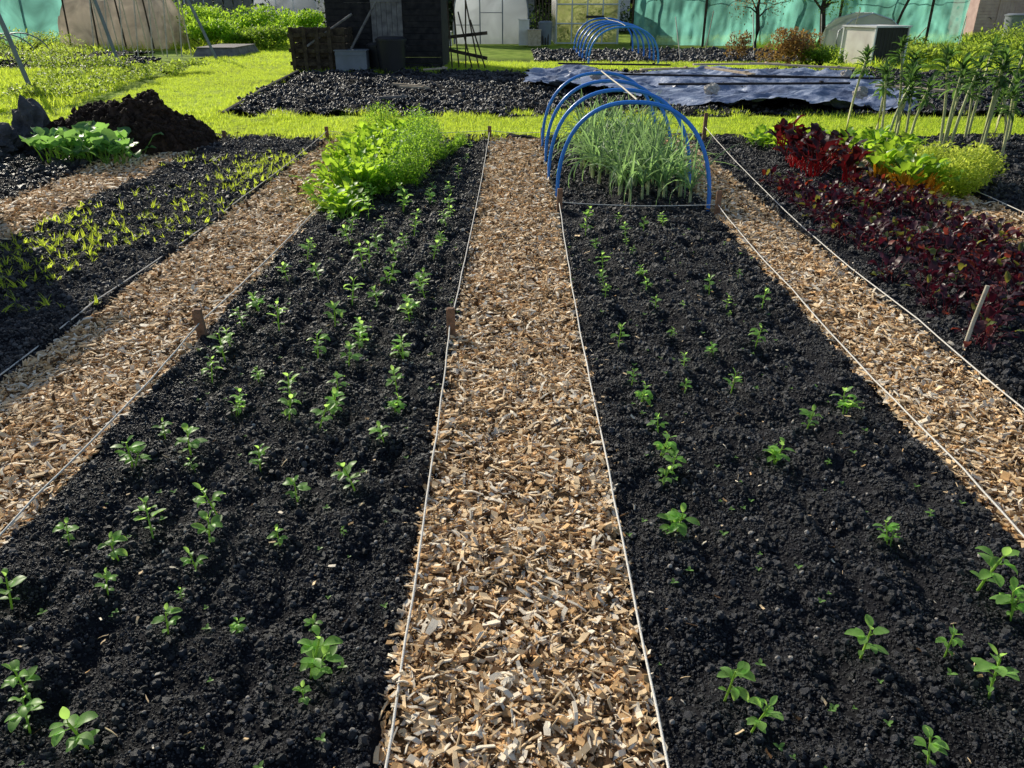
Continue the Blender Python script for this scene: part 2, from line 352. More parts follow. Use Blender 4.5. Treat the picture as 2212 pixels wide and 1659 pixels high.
left={-.54:"1.53,1.4 1.44,.6 1.72,.6 2.11,.3 2.36,1.1 2.73,.95 3.01,.8 3.2,1 3.53,1.1 4.02,.85 4.16,1 4.46,1 4.67,.9 5.19,1 5.52,.8 5.96,1 6.24,.8 6.54,.9 7.13,.8 7.83,.9 8.8,.7 9.4,.6",
-.765:"1.71,.45 2.07,.7 2.33,.9 2.83,1.1 2.99,1 3.16,1 3.45,.9 3.7,1.1 3.85,.9 4.34,.9 4.71,1 5.14,.9 5.47,.9 5.83,.9 6.17,.8 6.87,.8 7.2,.7",
-.96:"1.3,1.3 1.68,.9 1.82,.35 1.94,.9 2.06,1 2.2,1.05 2.56,1.05 2.94,1 3.14,1 3.56,1 4.02,1 4.34,1 4.9,1.1 5.09,1 5.35,1 5.9,.8 6.62,1 7.0,1",
-1.2:"1.45,1 1.37,1 1.82,.8 1.98,1 2.12,1.05 2.53,.5 2.61,1.1 3.01,.8 3.3,.6 3.85,1 4.76,1 5.58,1.1 5.83,1 6.39,1 6.6,.9 6.9,.9",
-1.42:"1.78,1 1.67,1 2.07,.9 2.53,1.2 2.79,.7 3.33,1 3.53,1.1 3.67,1 3.92,1 4.23,1.05 4.8,1 5.3,.9 5.43,.7 6.2,.7 6.7,.7",
.55:"6.31,.9 5.77,.9 5.41,.8 4.99,.9 4.71,.9 4.5,.7 3.73,.9 3.25,.7 3.05,1 2.81,.9 2.6,1 2.5,1 2.42,.8 2.19,1.1 1.44,1.05 1.35,1.05",
.785:"6.1,.6 5.7,.8 5.52,.5 5.3,.5 4.85,.8 4.58,.9 4.23,.8 3.85,.5 3.38,.7 3.2,.6",
.96:"5.83,.9 4.19,.35 3.59,.7 3.23,1.1 2.6,1.15 1.62,1.35 1.27,.9",
1.17:"6.1,.8 4.5,.9 4.23,.6 4.09,.3 3.67,.9 2.87,1.0 2.6,.3 2.09,.9 1.6,.9 1.48,1.2 1.27,.9",
1.38:"4.76,.5 4.27,.9 2.99,1.25 2.21,.4 1.86,1.3 1.75,1.05"}
for x,sx in left.items():
    for t in sx.split():
        y,s_=map(float,t.split(',')); bean(x+random.uniform(-.03,.03),y,s_)
wd=MB()
for i in range(3):
    wd.leaf((0,0,.004),i*2.1,.5,.012,.007,.4,.1,0,3)
X,Y,D=bandpts(-1.6,1.6,[(1,6,22)]);k=inpath(X,Y)<.3;X=X[k];Y=Y[k];n=len(X)
scatter("weed_seedlings",np.stack([X,Y,soilh(X,Y)+.008],1),np.stack([0*X,0*X,rng.uniform(0,6.28,n)],1),rng.uniform(.5,1.5,n),[src(wd,[M_bean])])
# seedlings in the sown bed
WS=[]
for k in range(4):
    ws=MB()
    for i in range(random.choice([3,4,6])):
        ws.leaf((random.uniform(-.014,.014),random.uniform(-.014,.014),0),random.uniform(0,6.28),random.uniform(.7,1.4),random.uniform(.05,.10),.009,.8,.1,0,4,'strap')
    WS.append(src(ws,[M_grass]))
P=[]
for rx in np.arange(-3.62,-2.42,.15):
    for yy in np.arange(4.2,9.9,.03):
        if random.random()<.30+1.5*float(vn(rx,yy,.8,77)): P.append((rx+random.gauss(0,.03),yy+random.gauss(0,.02),0))
P=np.array(P); P[:,2]=soilh(P[:,0],P[:,1]); n=len(P)
scatter("grass_seedlings",P,np.stack([rng.normal(0,.25,n),rng.normal(0,.25,n),rng.uniform(0,6.28,n)],1),rng.uniform(.4,1.1,n),WS)

# ------------------------------------------------------------------ stakes and strings
def stake(x,y,h=.16,w=.046):
    mb=MB(); mb.box((0,0,h/2-.05),(w,w*.7,h+.1),0,random.uniform(-.15,.15),random.uniform(-.05,.05),random.uniform(-.05,.05),.93)
    mb.box((0,0,h-.0),(w*.7,w*.5,.006),0)
    mb.obj("wooden_stake",[M_post],(x,y,0))
for a in((-1.625,3.85,.17),(-.33,3.87,.17),(.37,6.62,.2),(1.665,6.54,.2),(-.32,10.45,.17),(-2.36,10.4,.17),(2.33,10.2,.36),(-3.66,10.4,.12),(.345,10.45,.15),(-1.645,10.45,.15)): stake(*a)
def string(pts,name="string_line"):
    cu=bpy.data.curves.new(name,'CURVE'); cu.dimensions='3D'; cu.bevel_depth=.0036; cu.bevel_resolution=1
    Q=[]
    for (a,b) in zip(pts[:-1],pts[1:]):
        n=10
        for i in range(n):
            t=i/n; Q.append((a[0]+(b[0]-a[0])*t+random.gauss(0,.0015),a[1]+(b[1]-a[1])*t,a[2]+(b[2]-a[2])*t-.02*math.sin(math.pi*t)))
    Q.append(pts[-1]); sp=cu.splines.new('POLY'); sp.points.add(len(Q)-1)
    for p,q in zip(sp.points,Q): p.co=(*q,1)
    cu.materials.append(M_string); o=bpy.data.objects.new(name,cu); COL.objects.link(o)
string([(-.285,.7,.06),(-.30,2.3,.05),(-.335,3.87,.08),(-.32,7,.06),(-.32,10.45,.1)])
string([(-1.66,.9,.06),(-1.65,2.3,.06),(-1.625,3.85,.1),(-1.63,7,.06),(-1.645,10.45,.09)])
string([(.35,.7,.07),(.345,2.5,.05),(.345,4.5,.05),(.37,6.62,.09),(1.665,6.54,.09),(1.64,4.5,.06),(1.64,2.5,.06),(1.63,1.2,.06)])
string([(2.33,10.2,.2),(2.18,6.4,.07),(2.16,4,.06),(2.15,2,.06)])
string([(-2.36,10.4,.12),(-2.38,7,.05),(-2.4,4.3,.05),(-2.38,2.5,.05)])
string([(4.14,10,.1),(4.13,7,.06),(4.15,5,.06)]); string([(3.6,10,.1),(3.58,7,.06),(3.5,4,.06)])
string([(-2.36,10.4,.12),(-1.645,10.45,.1),(-.32,10.45,.12),(.345,10.45,.1),(2.33,10.2,.12)])
mb=MB(); mb.tube([(0,0,-.05),(.03,.02,.18),(.06,.03,.36)],.011,0,6); mb.obj("garden_cane",[M_pole],(2.22,3.65,0))

# ------------------------------------------------------------------ hoops
def tunnel(hoops,ridge=True,r=.016):
    e=empty("hoop_tunnel",(hoops[0][0],hoops[0][2],0)); ap=[]
    for i,(xa,xb,y,h,sk) in enumerate(hoops):
        mb=MB(); pts=[]
        for k in range(33):
            t=math.pi*k/32; c=math.cos(t); sn=math.sin(t)
            x=(xa+xb)/2-(xb-xa)/2*(abs(c)**.85)*(1 if c>0 else -1); z=h*sn**.78 if sn>0 else 0
            pts.append((x-hoops[0][0],y+sk*(k/32-.5)-hoops[0][2],z))
        pts[0]=(pts[0][0],pts[0][1],-.08); pts[-1]=(pts[-1][0],pts[-1][1],-.08)
        mb.tube(pts,r,0,8); mb.obj("hoop_%d"%(i+1),[M_pipe],parent=e); ap.append((pts[16][0],pts[16][1],h+r*1.2))
    mb=MB(); mb.tube(ap,.008,0,6); mb.obj("ridge_cane",[M_pole],parent=e)
tunnel([(.38,1.63,6.95,.84,-.5),(.33,1.64,7.75,.86,-.3),(.335,1.64,8.75,.85,-.3),(.33,1.64,9.75,.85,-.3)],r=.0175)
tunnel([(2.0,3.9,23.4,.95,0),(2.0,3.95,24.4,.98,.2),(2.0,4.0,25.6,1.0,0),(2.0,4.0,26.8,1.0,0),(2.0,4.0,28,1.0,0),(2.0,4.0,29.4,1.05,0)],r=.026)

# ------------------------------------------------------------------ vegetables
def gz(x,y): return float(soilh(np.array([x]),np.array([y]))[0])
for rx in (.78,.95,1.15,1.32,1.47):
    mb=MB()
    for yy in np.arange(6.95,10.0,.14):
        if rx<.9 and yy<7.6: continue
        x=rx+random.gauss(0,.04);y=yy+random.gauss(0,.04)
        hh=random.uniform(.10,.18); mb.tube([(x,y,-.02),(x,y,hh)],.014,1,6,.012)
        az=random.uniform(0,3.14)
        for k in range(10):
            a=az+(k%2)*math.pi+random.gauss(0,.6); L=random.uniform(.3,.66)
            mb.leaf((x,y,hh*random.uniform(.7,1)),a,random.uniform(.9,1.55),L,.024,random.choice([.3,.8,1.6,2.4,3.2]),.3,0,8,'strap',0,random.uniform(-1,1))
    mb.obj("leek_row",[M_leek,M_leekpale])
def rosette(name,x,y,n,L,W,stalk,mats,el=(.7,1.35),droop=(.5,1.3),ruf=.08,spread=.05,prof='oval',sr=.006,segs=5,h0=0,fold=(.05,.3),pv=.13):
    mb=MB()
    for i in range(n):
        a=random.uniform(0,6.28); e=random.uniform(*el); s=stalk*random.uniform(.6,1.1); b=Vector((random.gauss(0,spread),random.gauss(0,spread),h0))
        tip=b+Vector((math.cos(a)*math.cos(e),math.sin(a)*math.cos(e),math.sin(e)))*s
        if s>.02: mb.tube([b-Vector((0,0,.03)),b*.5+tip*.5+Vector((0,0,s*.05)),tip],sr,1,5,sr*.6)
        l=L*random.uniform(.6,1.15)
        mb.leaf(tip,a+random.gauss(0,.2),e-.1,l,W*l/L*random.uniform(.8,1.2),random.uniform(*droop),random.uniform(*fold),random.randrange(2,len(mats)) if len(mats)>2 and random.random()<pv else 0,segs,prof,ruf)
    return mb.obj(name,mats,(x,y,gz(x,y)),)
for i in range(26):
    x=random.uniform(-1.75,-1.2);y=random.uniform(7.1,9.9)
    rosette("mustard_greens",x,y,55,.11,.065,.25,[M_lush,M_beanstem],spread=.07,ruf=.2,el=(.4,1.5),sr=.004)
for i in range(9):
    x=random.uniform(-1.8,-1.3);y=random.uniform(6.4,7.3)
    rosette("mustard_greens",x,y,16,.12,.08,.13,[M_lush,M_beanstem],spread=.05,ruf=.15,el=(.3,1.2),sr=.004)
def feathery(name,x,y,rad,h,n,mat,leaf=.03):
    mb=MB()
    for i in range(n):
        a=random.uniform(0,6.28); r=rad*math.sqrt(random.random()); t=random.random()**.6
        z=h*t*math.sqrt(max(0.05,1-(r/rad)**2*.75))*random.uniform(.85,1.15)
        k=.35+.65*t
        mb.leaf((math.cos(a)*r*k,math.sin(a)*r*k,z),random.uniform(0,6.28),random.uniform(-.3,1.3),leaf*random.uniform(.6,1.4),leaf*.5,.6,.2,0,2,'oval',.1)
    for i in range(26):
        a=random.uniform(0,6.28); r=rad*random.random()*.8; mb.tube([(0+math.cos(a)*.02,math.sin(a)*.02,-.02),(math.cos(a)*r*.6,math.sin(a)*r*.6,h*.5),(math.cos(a)*r,math.sin(a)*r,h*.8)],.003,1,4,.0015)
    mb.obj(name,[mat,M_beanstem],(x,y,gz(x,y)))
for (x,y,r,h) in ((-1.0,7.55,.26,.36),(-1.02,8.1,.28,.4),(-.95,8.7,.28,.4),(-1.05,9.3,.3,.42),(-1.2,7.3,.22,.3),(-1.15,8.4,.25,.42),(-1.15,9.8,.28,.42),(-1.6,10.0,.3,.45)):
    feathery("parsley_plant",x,y,r,h,1500,M_parsley)
for y in np.arange(9.0,10.3,.25):
    feathery("parsley_plant",-.72+random.gauss(0,.04),y,.09,.12,160,M_parsley)
for (x,y) in ((2.95,8.0),(3.15,8.4),(3.0,8.8),(3.3,9.1),(3.05,9.4),(3.2,7.75),(3.4,8.6),(2.9,8.35)):
    rosette("red_chard",x,y,22,.16,.09,.24,[M_redchard,M_redstem],ruf=.18,sr=.006,spread=.04,el=(.8,1.45))
for (x,y) in ((3.5,7.25),(3.62,7.6),(3.75,8.2),(3.6,8.8),(3.4,7.5),(3.7,7.3)):
    rosette("yellow_chard",x,y,20,.16,.10,.26,[M_ychard,M_ystem],ruf=.16,sr=.015,spread=.035,el=(.85,1.45))
for (x,y,r,h) in ((3.98,7.25,.25,.34),(4.2,7.5,.3,.38),(4.1,8.0,.3,.36),(4.4,7.8,.24,.3),(3.9,7.7,.2,.36)):
    feathery("frisee_lettuce",x,y,r,h,1100,M_lettuce,.045)
for (x,y) in ((3.0,10.0),(3.3,10.2),(3.6,10.0),(3.9,9.9),(4.2,9.7),(4.45,9.4),(3.15,9.7),(3.9,9.2),(3.6,9.5),(4.1,8.9)):
    rosette("leaf_lettuce",x,y,34,.14,.09,.14,[M_lush,M_beanstem],ruf=.2,spread=.08,el=(.5,1.4),sr=.005)
y=3.7
while y<7.6:
    for rx in (2.42,2.62,2.84,3.06,3.28,3.45):
        if random.random()<.85:
            rosette("beetroot_plant",rx+random.gauss(0,.04),y+random.gauss(0,.06),19,.075,.042,.11,[M_beet,M_beetstem,M_beetred,M_beetgreen],ruf=.24,sr=.0028,spread=.035,el=(.3,1.5),pv=.2)
    y+=.2
for i in range(46):
    x=random.uniform(4.3,6.9); y=random.uniform(7.3,11.2)
    if x<4.75 and y<8: x+=.4
    mb=MB(); h=random.uniform(.65,1.12); lx=random.uniform(-.18,.18); ly=random.uniform(-.12,.05)
    pts=[(lx*t*t,ly*t*t,h*t-.02) for t in(0,.25,.5,.75,1)]; mb.tube(pts,.017,1,6,.013)
    top=Vector(pts[-1])
    for k in range(36):
        t=random.random()**1.4; a=random.uniform(0,6.28); b=top-Vector((0,0,.2*t))
        L=.18*random.uniform(.5,1.15); mb.leaf(b,a,1.35-1.5*t,L,.04,random.uniform(.3,1.8),.3,0,5,'oval',.16)
    mb.obj("tuscan_kale",[M_kale,M_kstem],(x,y,0))
for (x,y) in ((-5.0,9.1),(-4.65,8.85),(-4.3,8.75),(-4.75,9.3),(-4.35,9.2),(-4.9,8.8)):
    rosette("marrow_plant",x,y,20,.17,.17,.24,[M_marrow,M_beanstem],ruf=.14,sr=.008,spread=.09,el=(.5,1.4),droop=(.6,1.4))
for (x,y) in ((-6.0,7.2),(-6.1,6.9)):
    rosette("marrow_plant",x,y,12,.14,.12,.1,[M_marrow,M_beanstem],ruf=.1,el=(.2,1.0))
def hfm(x,y):
    d=((x+4.75)/.95)**2+((y-9.95)/.75)**2
    d2=((x+4.15)/.55)**2+((y-9.9)/.5)**2
    b=np.maximum(.52*np.clip(1-d,0,1)**.6,.34*np.clip(1-d2,0,1)**.6)
    return b*(1+.65*vn(x,y,.28,5)+.4*vn(x,y,.09,6))+.05*vn(x,y,.04,9)*(b>0.02)-.03*(b<.01)
gridmesh("manure_heap",-6,-3.5,9.0,10.9,.03,hfm,M_manure)
X=rng.uniform(-5.8,-3.5,5000);Y=rng.uniform(9.1,10.8,5000);Z=hfm(X,Y);k=(Z>.03)|(rng.random(5000)<.05);X,Y,Z=X[k],Y[k],Z[k];n=len(X)
scatter("manure_clods",np.stack([X,Y,np.maximum(Z,.02)],1),rng.uniform(0,6.28,(n,3)),rng.uniform(.008,.035,n),crumbsrc(M_manure,3,.3))
def rock(name,loc,s,mat,seed):
    bm=bmesh.new(); bmesh.ops.create_icosphere(bm,subdivisions=4,radius=1)
    for v in bm.verts:
        p=v.co; q=1+.6*float(vn(p.x+p.z*1.3,p.y+p.z,.6,seed))+.35*float(vn(p.x+p.z,p.y-p.z,.22,seed+1)); v.co=Vector((p.x*s[0]*q,p.y*s[1]*q,p.z*s[2]*q))
    me=bpy.data.meshes.new(name); bm.to_mesh(me); bm.free(); me.materials.append(mat); o=bpy.data.objects.new(name,me); o.location=loc; COL.objects.link(o)
rock("rubble_stone",(-5.6,9.6,.2),(.2,.2,.36),M_rock,11); rock("rubble_stone",(-5.9,9.2,.12),(.35,.25,.25),M_rock,14); rock("rubble_stone",(-5.75,8.6,.08),(.3,.25,.18),M_rock,17)
rock("rubble_stone",(-6.3,9.0,.1),(.3,.3,.25),M_rock,19)
def slatbox(name,loc,w,d,h,mat,n=6,rz=0,lid=True):
    e=empty(name,loc); e.rotation_euler=(0,0,rz)
    mb=MB()
    for sx in(-1,1):
        for sy in(-1,1): mb.box((sx*(w/2-.04),sy*(d/2-.04),h/2),(.07,.07,h))
    mb.obj("corner_posts",[mat],parent=e)
    mb=MB()
    for i in range(n):
        z=(i+.5)*h/n; t=h/n*.8
        for sy in(-1,1): mb.box((0,sy*(d/2+.008),z),(w,.022,t))
        for sx in(-1,1): mb.box((sx*(w/2+.008),0,z),(.022,d-.01,t))
    mb.obj("slats",[mat],parent=e)
    if lid: mb=MB(); mb.box((0,0,h+.02),(w+.06,d+.06,.03)); mb.obj("lid",[mat],parent=e)
    return e

# ------------------------------------------------------------------ rear plots
def plot(name,x0,x1,y0,y1,amp,res,keep=None,z0=.0,mat=M_soilfar,dens=120,cl=(.015,.05)):
    hf=lambda x,y: z0+amp*(vn(x,y,.5,21)+.9*vn(x,y,.2,22)+.5*vn(x,y,.09,23))
    gridmesh(name,x0,x1,y0,y1,res,hf,mat,keep)
    if dens:
        n=int((x1-x0)*(y1-y0)*dens); X=rng.uniform(x0,x1,n);Y=rng.uniform(y0,y1,n)
        if keep is not None: k=keep(X,Y); X,Y=X[k],Y[k]; n=len(X)
        scatter("soil_clods",np.stack([X,Y,hf(X,Y)+.005],1),rng.uniform(0,6.28,(n,3)),rng.uniform(*cl,n)*rng.random(n)**.5,CR)
plot("dug_plot",-5.6,13,12.6,21.3,.12,.07,lambda x,y:(x>-4.5-(y-12.6)*.1+.2*vn(x,y,.4,2))&(y>12.7+.5*vn(x,y,.5,92))&(y<21.2+.5*vn(x,y,.5,93)),.02,dens=300,cl=(.01,.045))
plot("dug_plot",.6,9,24.2,31,.10,.12,None,0,dens=60,cl=(.03,.08))
plot("dug_plot",-19,-10.5,21.5,29,.10,.14,lambda x,y:vn(x,y,1.1,94)>-.15,0,dens=40,cl=(.03,.08))
def lawnkeep(x,y):
    return (x<-4.55-(y-12.6)*.1)&(x>-6.2-(y-10)*.2-np.clip(14-y,0,3)*.9)
gridmesh("lawn",-16,-4.3,10.5,36,.15,lambda x,y:-.01+.04*vn(x,y,.6,31),M_lawn,lawnkeep)
gridmesh("grass_strip",-7,7.5,10.55,12.7,.08,lambda x,y:.0+.05*vn(x,y,.3,32),M_lawn)
gridmesh("grass_strip",-5.5,16,21.2,24.3,.15,lambda x,y:-.0+.05*vn(x,y,.4,33),M_lawn)
TU=[]
for k in range(4):
    mb=MB()
    for i in range(16):
        mb.leaf((random.gauss(0,.022),random.gauss(0,.022),-.005),random.uniform(0,6.28),random.uniform(.8,1.5),random.uniform(.03,.07),.005,random.uniform(.2,1.4),.1,0,3,'strap')
    TU.append(src(mb,[M_grass],"tuft"))
def grass(name,x0,x1,y0,y1,dens,s=(.7,1.5),keep=None,z=0.0):
    n=int((x1-x0)*(y1-y0)*dens); X=rng.uniform(x0,x1,n);Y=rng.uniform(y0,y1,n)
    if keep is not None: k=keep(X,Y); X,Y=X[k],Y[k]; n=len(X)
    scatter(name,np.stack([X,Y,0*X+z],1),np.stack([rng.normal(0,.15,n),rng.normal(0,.15,n),rng.uniform(0,6.28,n)],1),rng.uniform(*s,n),TU)
grass("grass",-7,7.5,10.55,12.6,420,(.5,1.3),lambda x,y:(y>10.75+.25*vn(x,y,.3,41))&(y<12.5+.4*vn(x,y,.4,42)))
grass("grass",-7,7.5,10.35,10.9,330,(.8,2.2),lambda x,y:vn(x,y,.3,43)>0)
grass("grass",-7,7.5,12.3,13.1,200,(.8,2.2),lambda x,y:vn(x,y,.5,47)>0)
grass("grass",-16,-4.2,10.5,22,170,(.5,1.1),lawnkeep)
grass("grass",-16,-4.2,22,36,60,(.8,1.5),lawnkeep)
grass("grass",-5.5,16,21.2,24.3,120,(.9,1.8))
grass("grass",-5.5,13,20.6,21.6,90,(1.2,2.8),lambda x,y:vn(x,y,.6,48)>0)
grass("long_grass",-20,-7,11,21.5,70,(1.2,3.2),lambda x,y:(x<-6.6-(y-10)*.2-np.clip(14-y,0,3)*.9)&(vn(x,y,1.2,44)>-.25))
grass("long_grass",-30,-9,29,42,14,(2,6),lambda x,y:vn(x,y,2,45)>-.1)
grass("long_grass",9,30,22,42,14,(2,6),lambda x,y:vn(x,y,2,46)>-.2)
grass("long_grass",-5.1,-4.3,12.6,21.5,160,(1.2,2.4),lambda x,y:abs(x+4.6+(y-12.6)*.1)<.15)
mb=MB(); mb.tube([(-4.45,12.7,.03),(-4.9,17,.05),(-5.25,21,.05)],.05,0,4); mb.obj("edging_board",[M_dark])

# tarpaulin
poly=[(.1,16.6),(.3,19.3),(7.3,19.8),(7.0,15),(6.2,13),(4.1,12.8),(2.7,13.6),(1.7,15.4)]
def inpoly(x,y):
    x=np.asarray(x);y=np.asarray(y);r=np.zeros(x.shape,bool);n=len(poly)
    xx=x+.25*vn(x,y,.5,55);yy=y+.35*vn(x,y,.5,56)
    for i in range(n):
        (x1,y1),(x2,y2)=poly[i],poly[(i+1)%n]
        c=((y1>yy)!=(y2>yy))&(xx<(x2-x1)*(yy-y1)/(y2-y1+1e-9)+x1); r^=c
    return r
def tarph(x,y):
    w=np.abs(vn(x+.5*y,y*.5,.8,51))+.6*np.abs(vn(x*.8-.4*y,y*.8,.4,52))+.35*np.abs(vn(x+y,y-.5*x,.2,54))
    return .11+.30*(.5-w)+.14*vn(x,y,1.3,53)
gridmesh("tarpaulin",0,7.5,12.6,20,.04,tarph,M_tarp,inpoly)
def plank(x,y,z,L,rz,mat=M_plank,w=.1,name="wooden_plank"):
    mb=MB(); mb.box((0,0,0),(L,w,.035)); mb.box((L*.35,0,.03),(.05,w*1.05,.02)); o=mb.obj(name,[mat],(x,y,z)); o.rotation_euler=(0,random.uniform(-.02,.02),rz)
plank(4.3,17.2,.32,1.6,-1.2);plank(3.5,16.3,.3,4.2,.03,M_dark,.06);plank(6.2,18.6,.32,2.2,-.5);plank(6.8,14.2,.26,1.6,-.9);plank(2.2,19.0,.32,2.5,.05,M_dark,.06);plank(5.6,16.0,.3,2.5,.0,M_dark,.06);plank(5.0,19.4,.3,2.0,.1);plank(4.2,14.9,.28,3.4,.06,M_dark,.07);plank(3.2,18.0,.3,1.2,.25)
for (x,y) in ((1.6,16.9),(3.3,14.2),(5.5,13.5),(6.6,17)): rock("weighting_stone",(x,y,.26),(.12,.1,.09),M_stone,int(x*7))
plank(-2.05,16.4,.12,.75,-.5,M_plank,.05);plank(-1.9,16.0,.12,.6,-.3,M_plank,.05);plank(-1.9,20.5,.12,.8,.9,M_plank,.05);plank(-2.1,14.5,.1,.5,.4,M_greywood,.05)

# ------------------------------------------------------------------ sheds and structures
def boards(mb,x0,x1,y,z0,z1,w=.14,m=0,vert=False,th=.025):
    if vert:
        x=x0
        while x<x1: mb.box((x+w/2,y+random.uniform(-.004,.004),(z0+z1)/2),(w*.94,th,z1-z0),m); x+=w
    else:
        z=z0
        while z<z1: mb.box(((x0+x1)/2,y,z+w/2),(x1-x0,th,w*.94),m,0,.06); z+=w
def shed(name,x0,x1,y0,y1,h,mat,roofmat,trim=None,door=None,win=False):
    e=empty(name,(0,0,0)); mb=MB(); boards(mb,x0,x1,y0,0,h); boards(mb,x0,x1,y1,0,h)
    mb.obj("front_and_back_walls",[mat],parent=e)
    mb=MB(); mb.box((x0+.02,(y0+y1)/2,h/2),(.03,y1-y0-.06,h)); mb.box((x1-.02,(y0+y1)/2,h/2),(.03,y1-y0-.06,h)); mb.obj("side_walls",[mat],parent=e)
    mb=MB(); xm=(x0+x1)/2; hw=(x1-x0)/2+.12; a=.38
    for s_ in(-1,1): mb.box((xm+s_*hw/2,(y0+y1)/2,h+.02+math.tan(a)*hw/2),(hw/math.cos(a)+.02,y1-y0+.3,.04),0,0,0,s_*a)
    mb.add([(x0,y0,h),(x1,y0,h),(xm,y0,h+math.tan(a)*(hw-.12))],[(0,1,2)]); mb.obj("roof",[roofmat],parent=e)
    mb=MB()
    d0,d1=door or (x0+.3*(x1-x0),x0+.62*(x1-x0))
    boards(mb,d0,d1,y0-.04,.05,h-.15,.13,0,True); mb.box(((d0+d1)/2,y0-.065,.5),(d1-d0,.02,.09)); mb.box(((d0+d1)/2,y0-.065,h-.5),(d1-d0,.02,.09)); mb.obj("door",[trim or mat],parent=e)
    return e
shed("garden_shed",-4.75,-1.85,22.0,24.4,2.1,M_dark,M_dark,M_greywood,(-3.6,-2.85))
# unseen shed-shaped stand-in past the left edge, added to shade the sown bed
shed("shadow_caster_shed",-5.5,-4.25,5.2,6.5,1.6,M_greywood,M_dark)
slatbox("pallet_compost_bay",(-4.75,21.4,0),1.3,1.0,1.0,M_bark,6,0,False)
mb=MB()
for i in range(4): mb.box((-5.35+i*.3,20.78,.5),(.09,.03,1.05),0,0,0,random.uniform(-.03,.03))
for z in(.2,.5,.85): mb.box((-4.9,20.81,z),(1.1,.03,.09),0,0,0,random.uniform(-.03,.03))
mb.obj("upright_pallet",[M_bark])
mb=MB()
for i in range(6): mb.tube([(-1.6+i*.17,21.9,0),(-1.75+i*.17+random.uniform(-.25,.25),22.0,random.uniform(1.1,2.1))],.02,0,5)
mb.box((-1.2,22.1,.35),(1.0,.05,.08),0,0,0,.2); mb.box((-1.2,22.1,.8),(1.0,.05,.08),0,0,0,-.1)
mb.obj("stick_trellis",[M_bark])
mb=MB(); mb.tube([(-4.2,21.0,.2),(-3.3,21.1,1.6)],.03,0,5); mb.tube([(-5.0,20.8,.6),(-3.9,21.0,1.3)],.03,0,5); mb.obj("leaning_timber",[M_greywood])
def bin_(name,x,y,r,h,mat,lid=True):
    mb=MB(); mb.tube([(0,0,0),(0,0,h*.5),(0,0,h)],r*.85,0,18,r); mb.tube([(0,0,h-.03),(0,0,h+.01)],r*1.06,0,18)
    if lid: mb.tube([(0,0,h+.012),(0,0,h+.06)],r*1.02,0,18,r*.8)
    for s_ in(-1,1): mb.box((s_*r*1.05,0,h*.8),(.04,.12,.04))
    mb.obj(name,[mat],(x,y,0))
def crate(name,x,y,w,d,h,mat):
    mb=MB(); t=.02
    mb.box((0,-d/2,h/2),(w,t,h));mb.box((0,d/2,h/2),(w,t,h));mb.box((-w/2+t,0,h/2),(t,d-t*1.2,h));mb.box((w/2-t,0,h/2),(t,d-t*1.2,h));mb.box((0,0,h+.012),(w+.05,d+.05,.02)); mb.box((0,-d/2-.015,h*.85),(w*1.01,.012,.05))
    return mb.obj(name,[mat],(x,y,0))
crate("storage_crate",-3.95,20.95,.75,.5,.5,M_bingrey); bin_("water_butt",-3.0,20.95,.36,.75,M_binblack); bin_("water_butt",-3.35,21.3,.3,.6,M_binblack)
def polyhouse(name,xc,w,y0,L,h,mat,frame):
    e=empty(name,(xc,y0,0)); prof=[]
    for k in range(21):
        t=math.pi*k/20; c=math.cos(t);sn=math.sin(t)
        prof.append((-w/2*(abs(c)**.45)*(1 if c>0 else -1),h*sn**.6 if sn>0 else 0))
    mb=MB(); vs=[];fs=[]
    ny=8
    for j in range(ny+1):
        for (x,z) in prof: vs.append((x,j*L/ny,z))
    for j in range(ny):
        for k in range(20): fs.append((j*21+k,j*21+k+1,(j+1)*21+k+1,(j+1)*21+k))
    mb.add(vs,fs,0,True); mb.add([(x,0.01,z) for x,z in prof],[tuple(range(21))]); mb.add([(x,L-.01,z) for x,z in prof],[tuple(range(21))]); mb.obj("cover",[mat],parent=e)
    mb=MB()
    for yy in np.linspace(-.02,L+.02,5): mb.tube([(x*1.01,yy,z*1.01) for x,z in prof],.025,0,5)
    for xx in (-w/2*.98,-.45,.45,w/2*.98): mb.tube([(xx,-.03,0),(xx,-.03,h*.95 if abs(xx)<1 else h*.5)],.025,0,5)
    mb.tube([(-.45,-.04,h*.5),(.45,-.04,h*.5)],.015,0,5); mb.tube([(-w/2,-.04,.7),(-.45,-.04,.7)],.015,0,5)
    mb.obj("frame",[frame],parent=e)
polyhouse("polytunnel_greenhouse",-.95,3.0,35,5,2.3,M_plastic,M_bingrey)
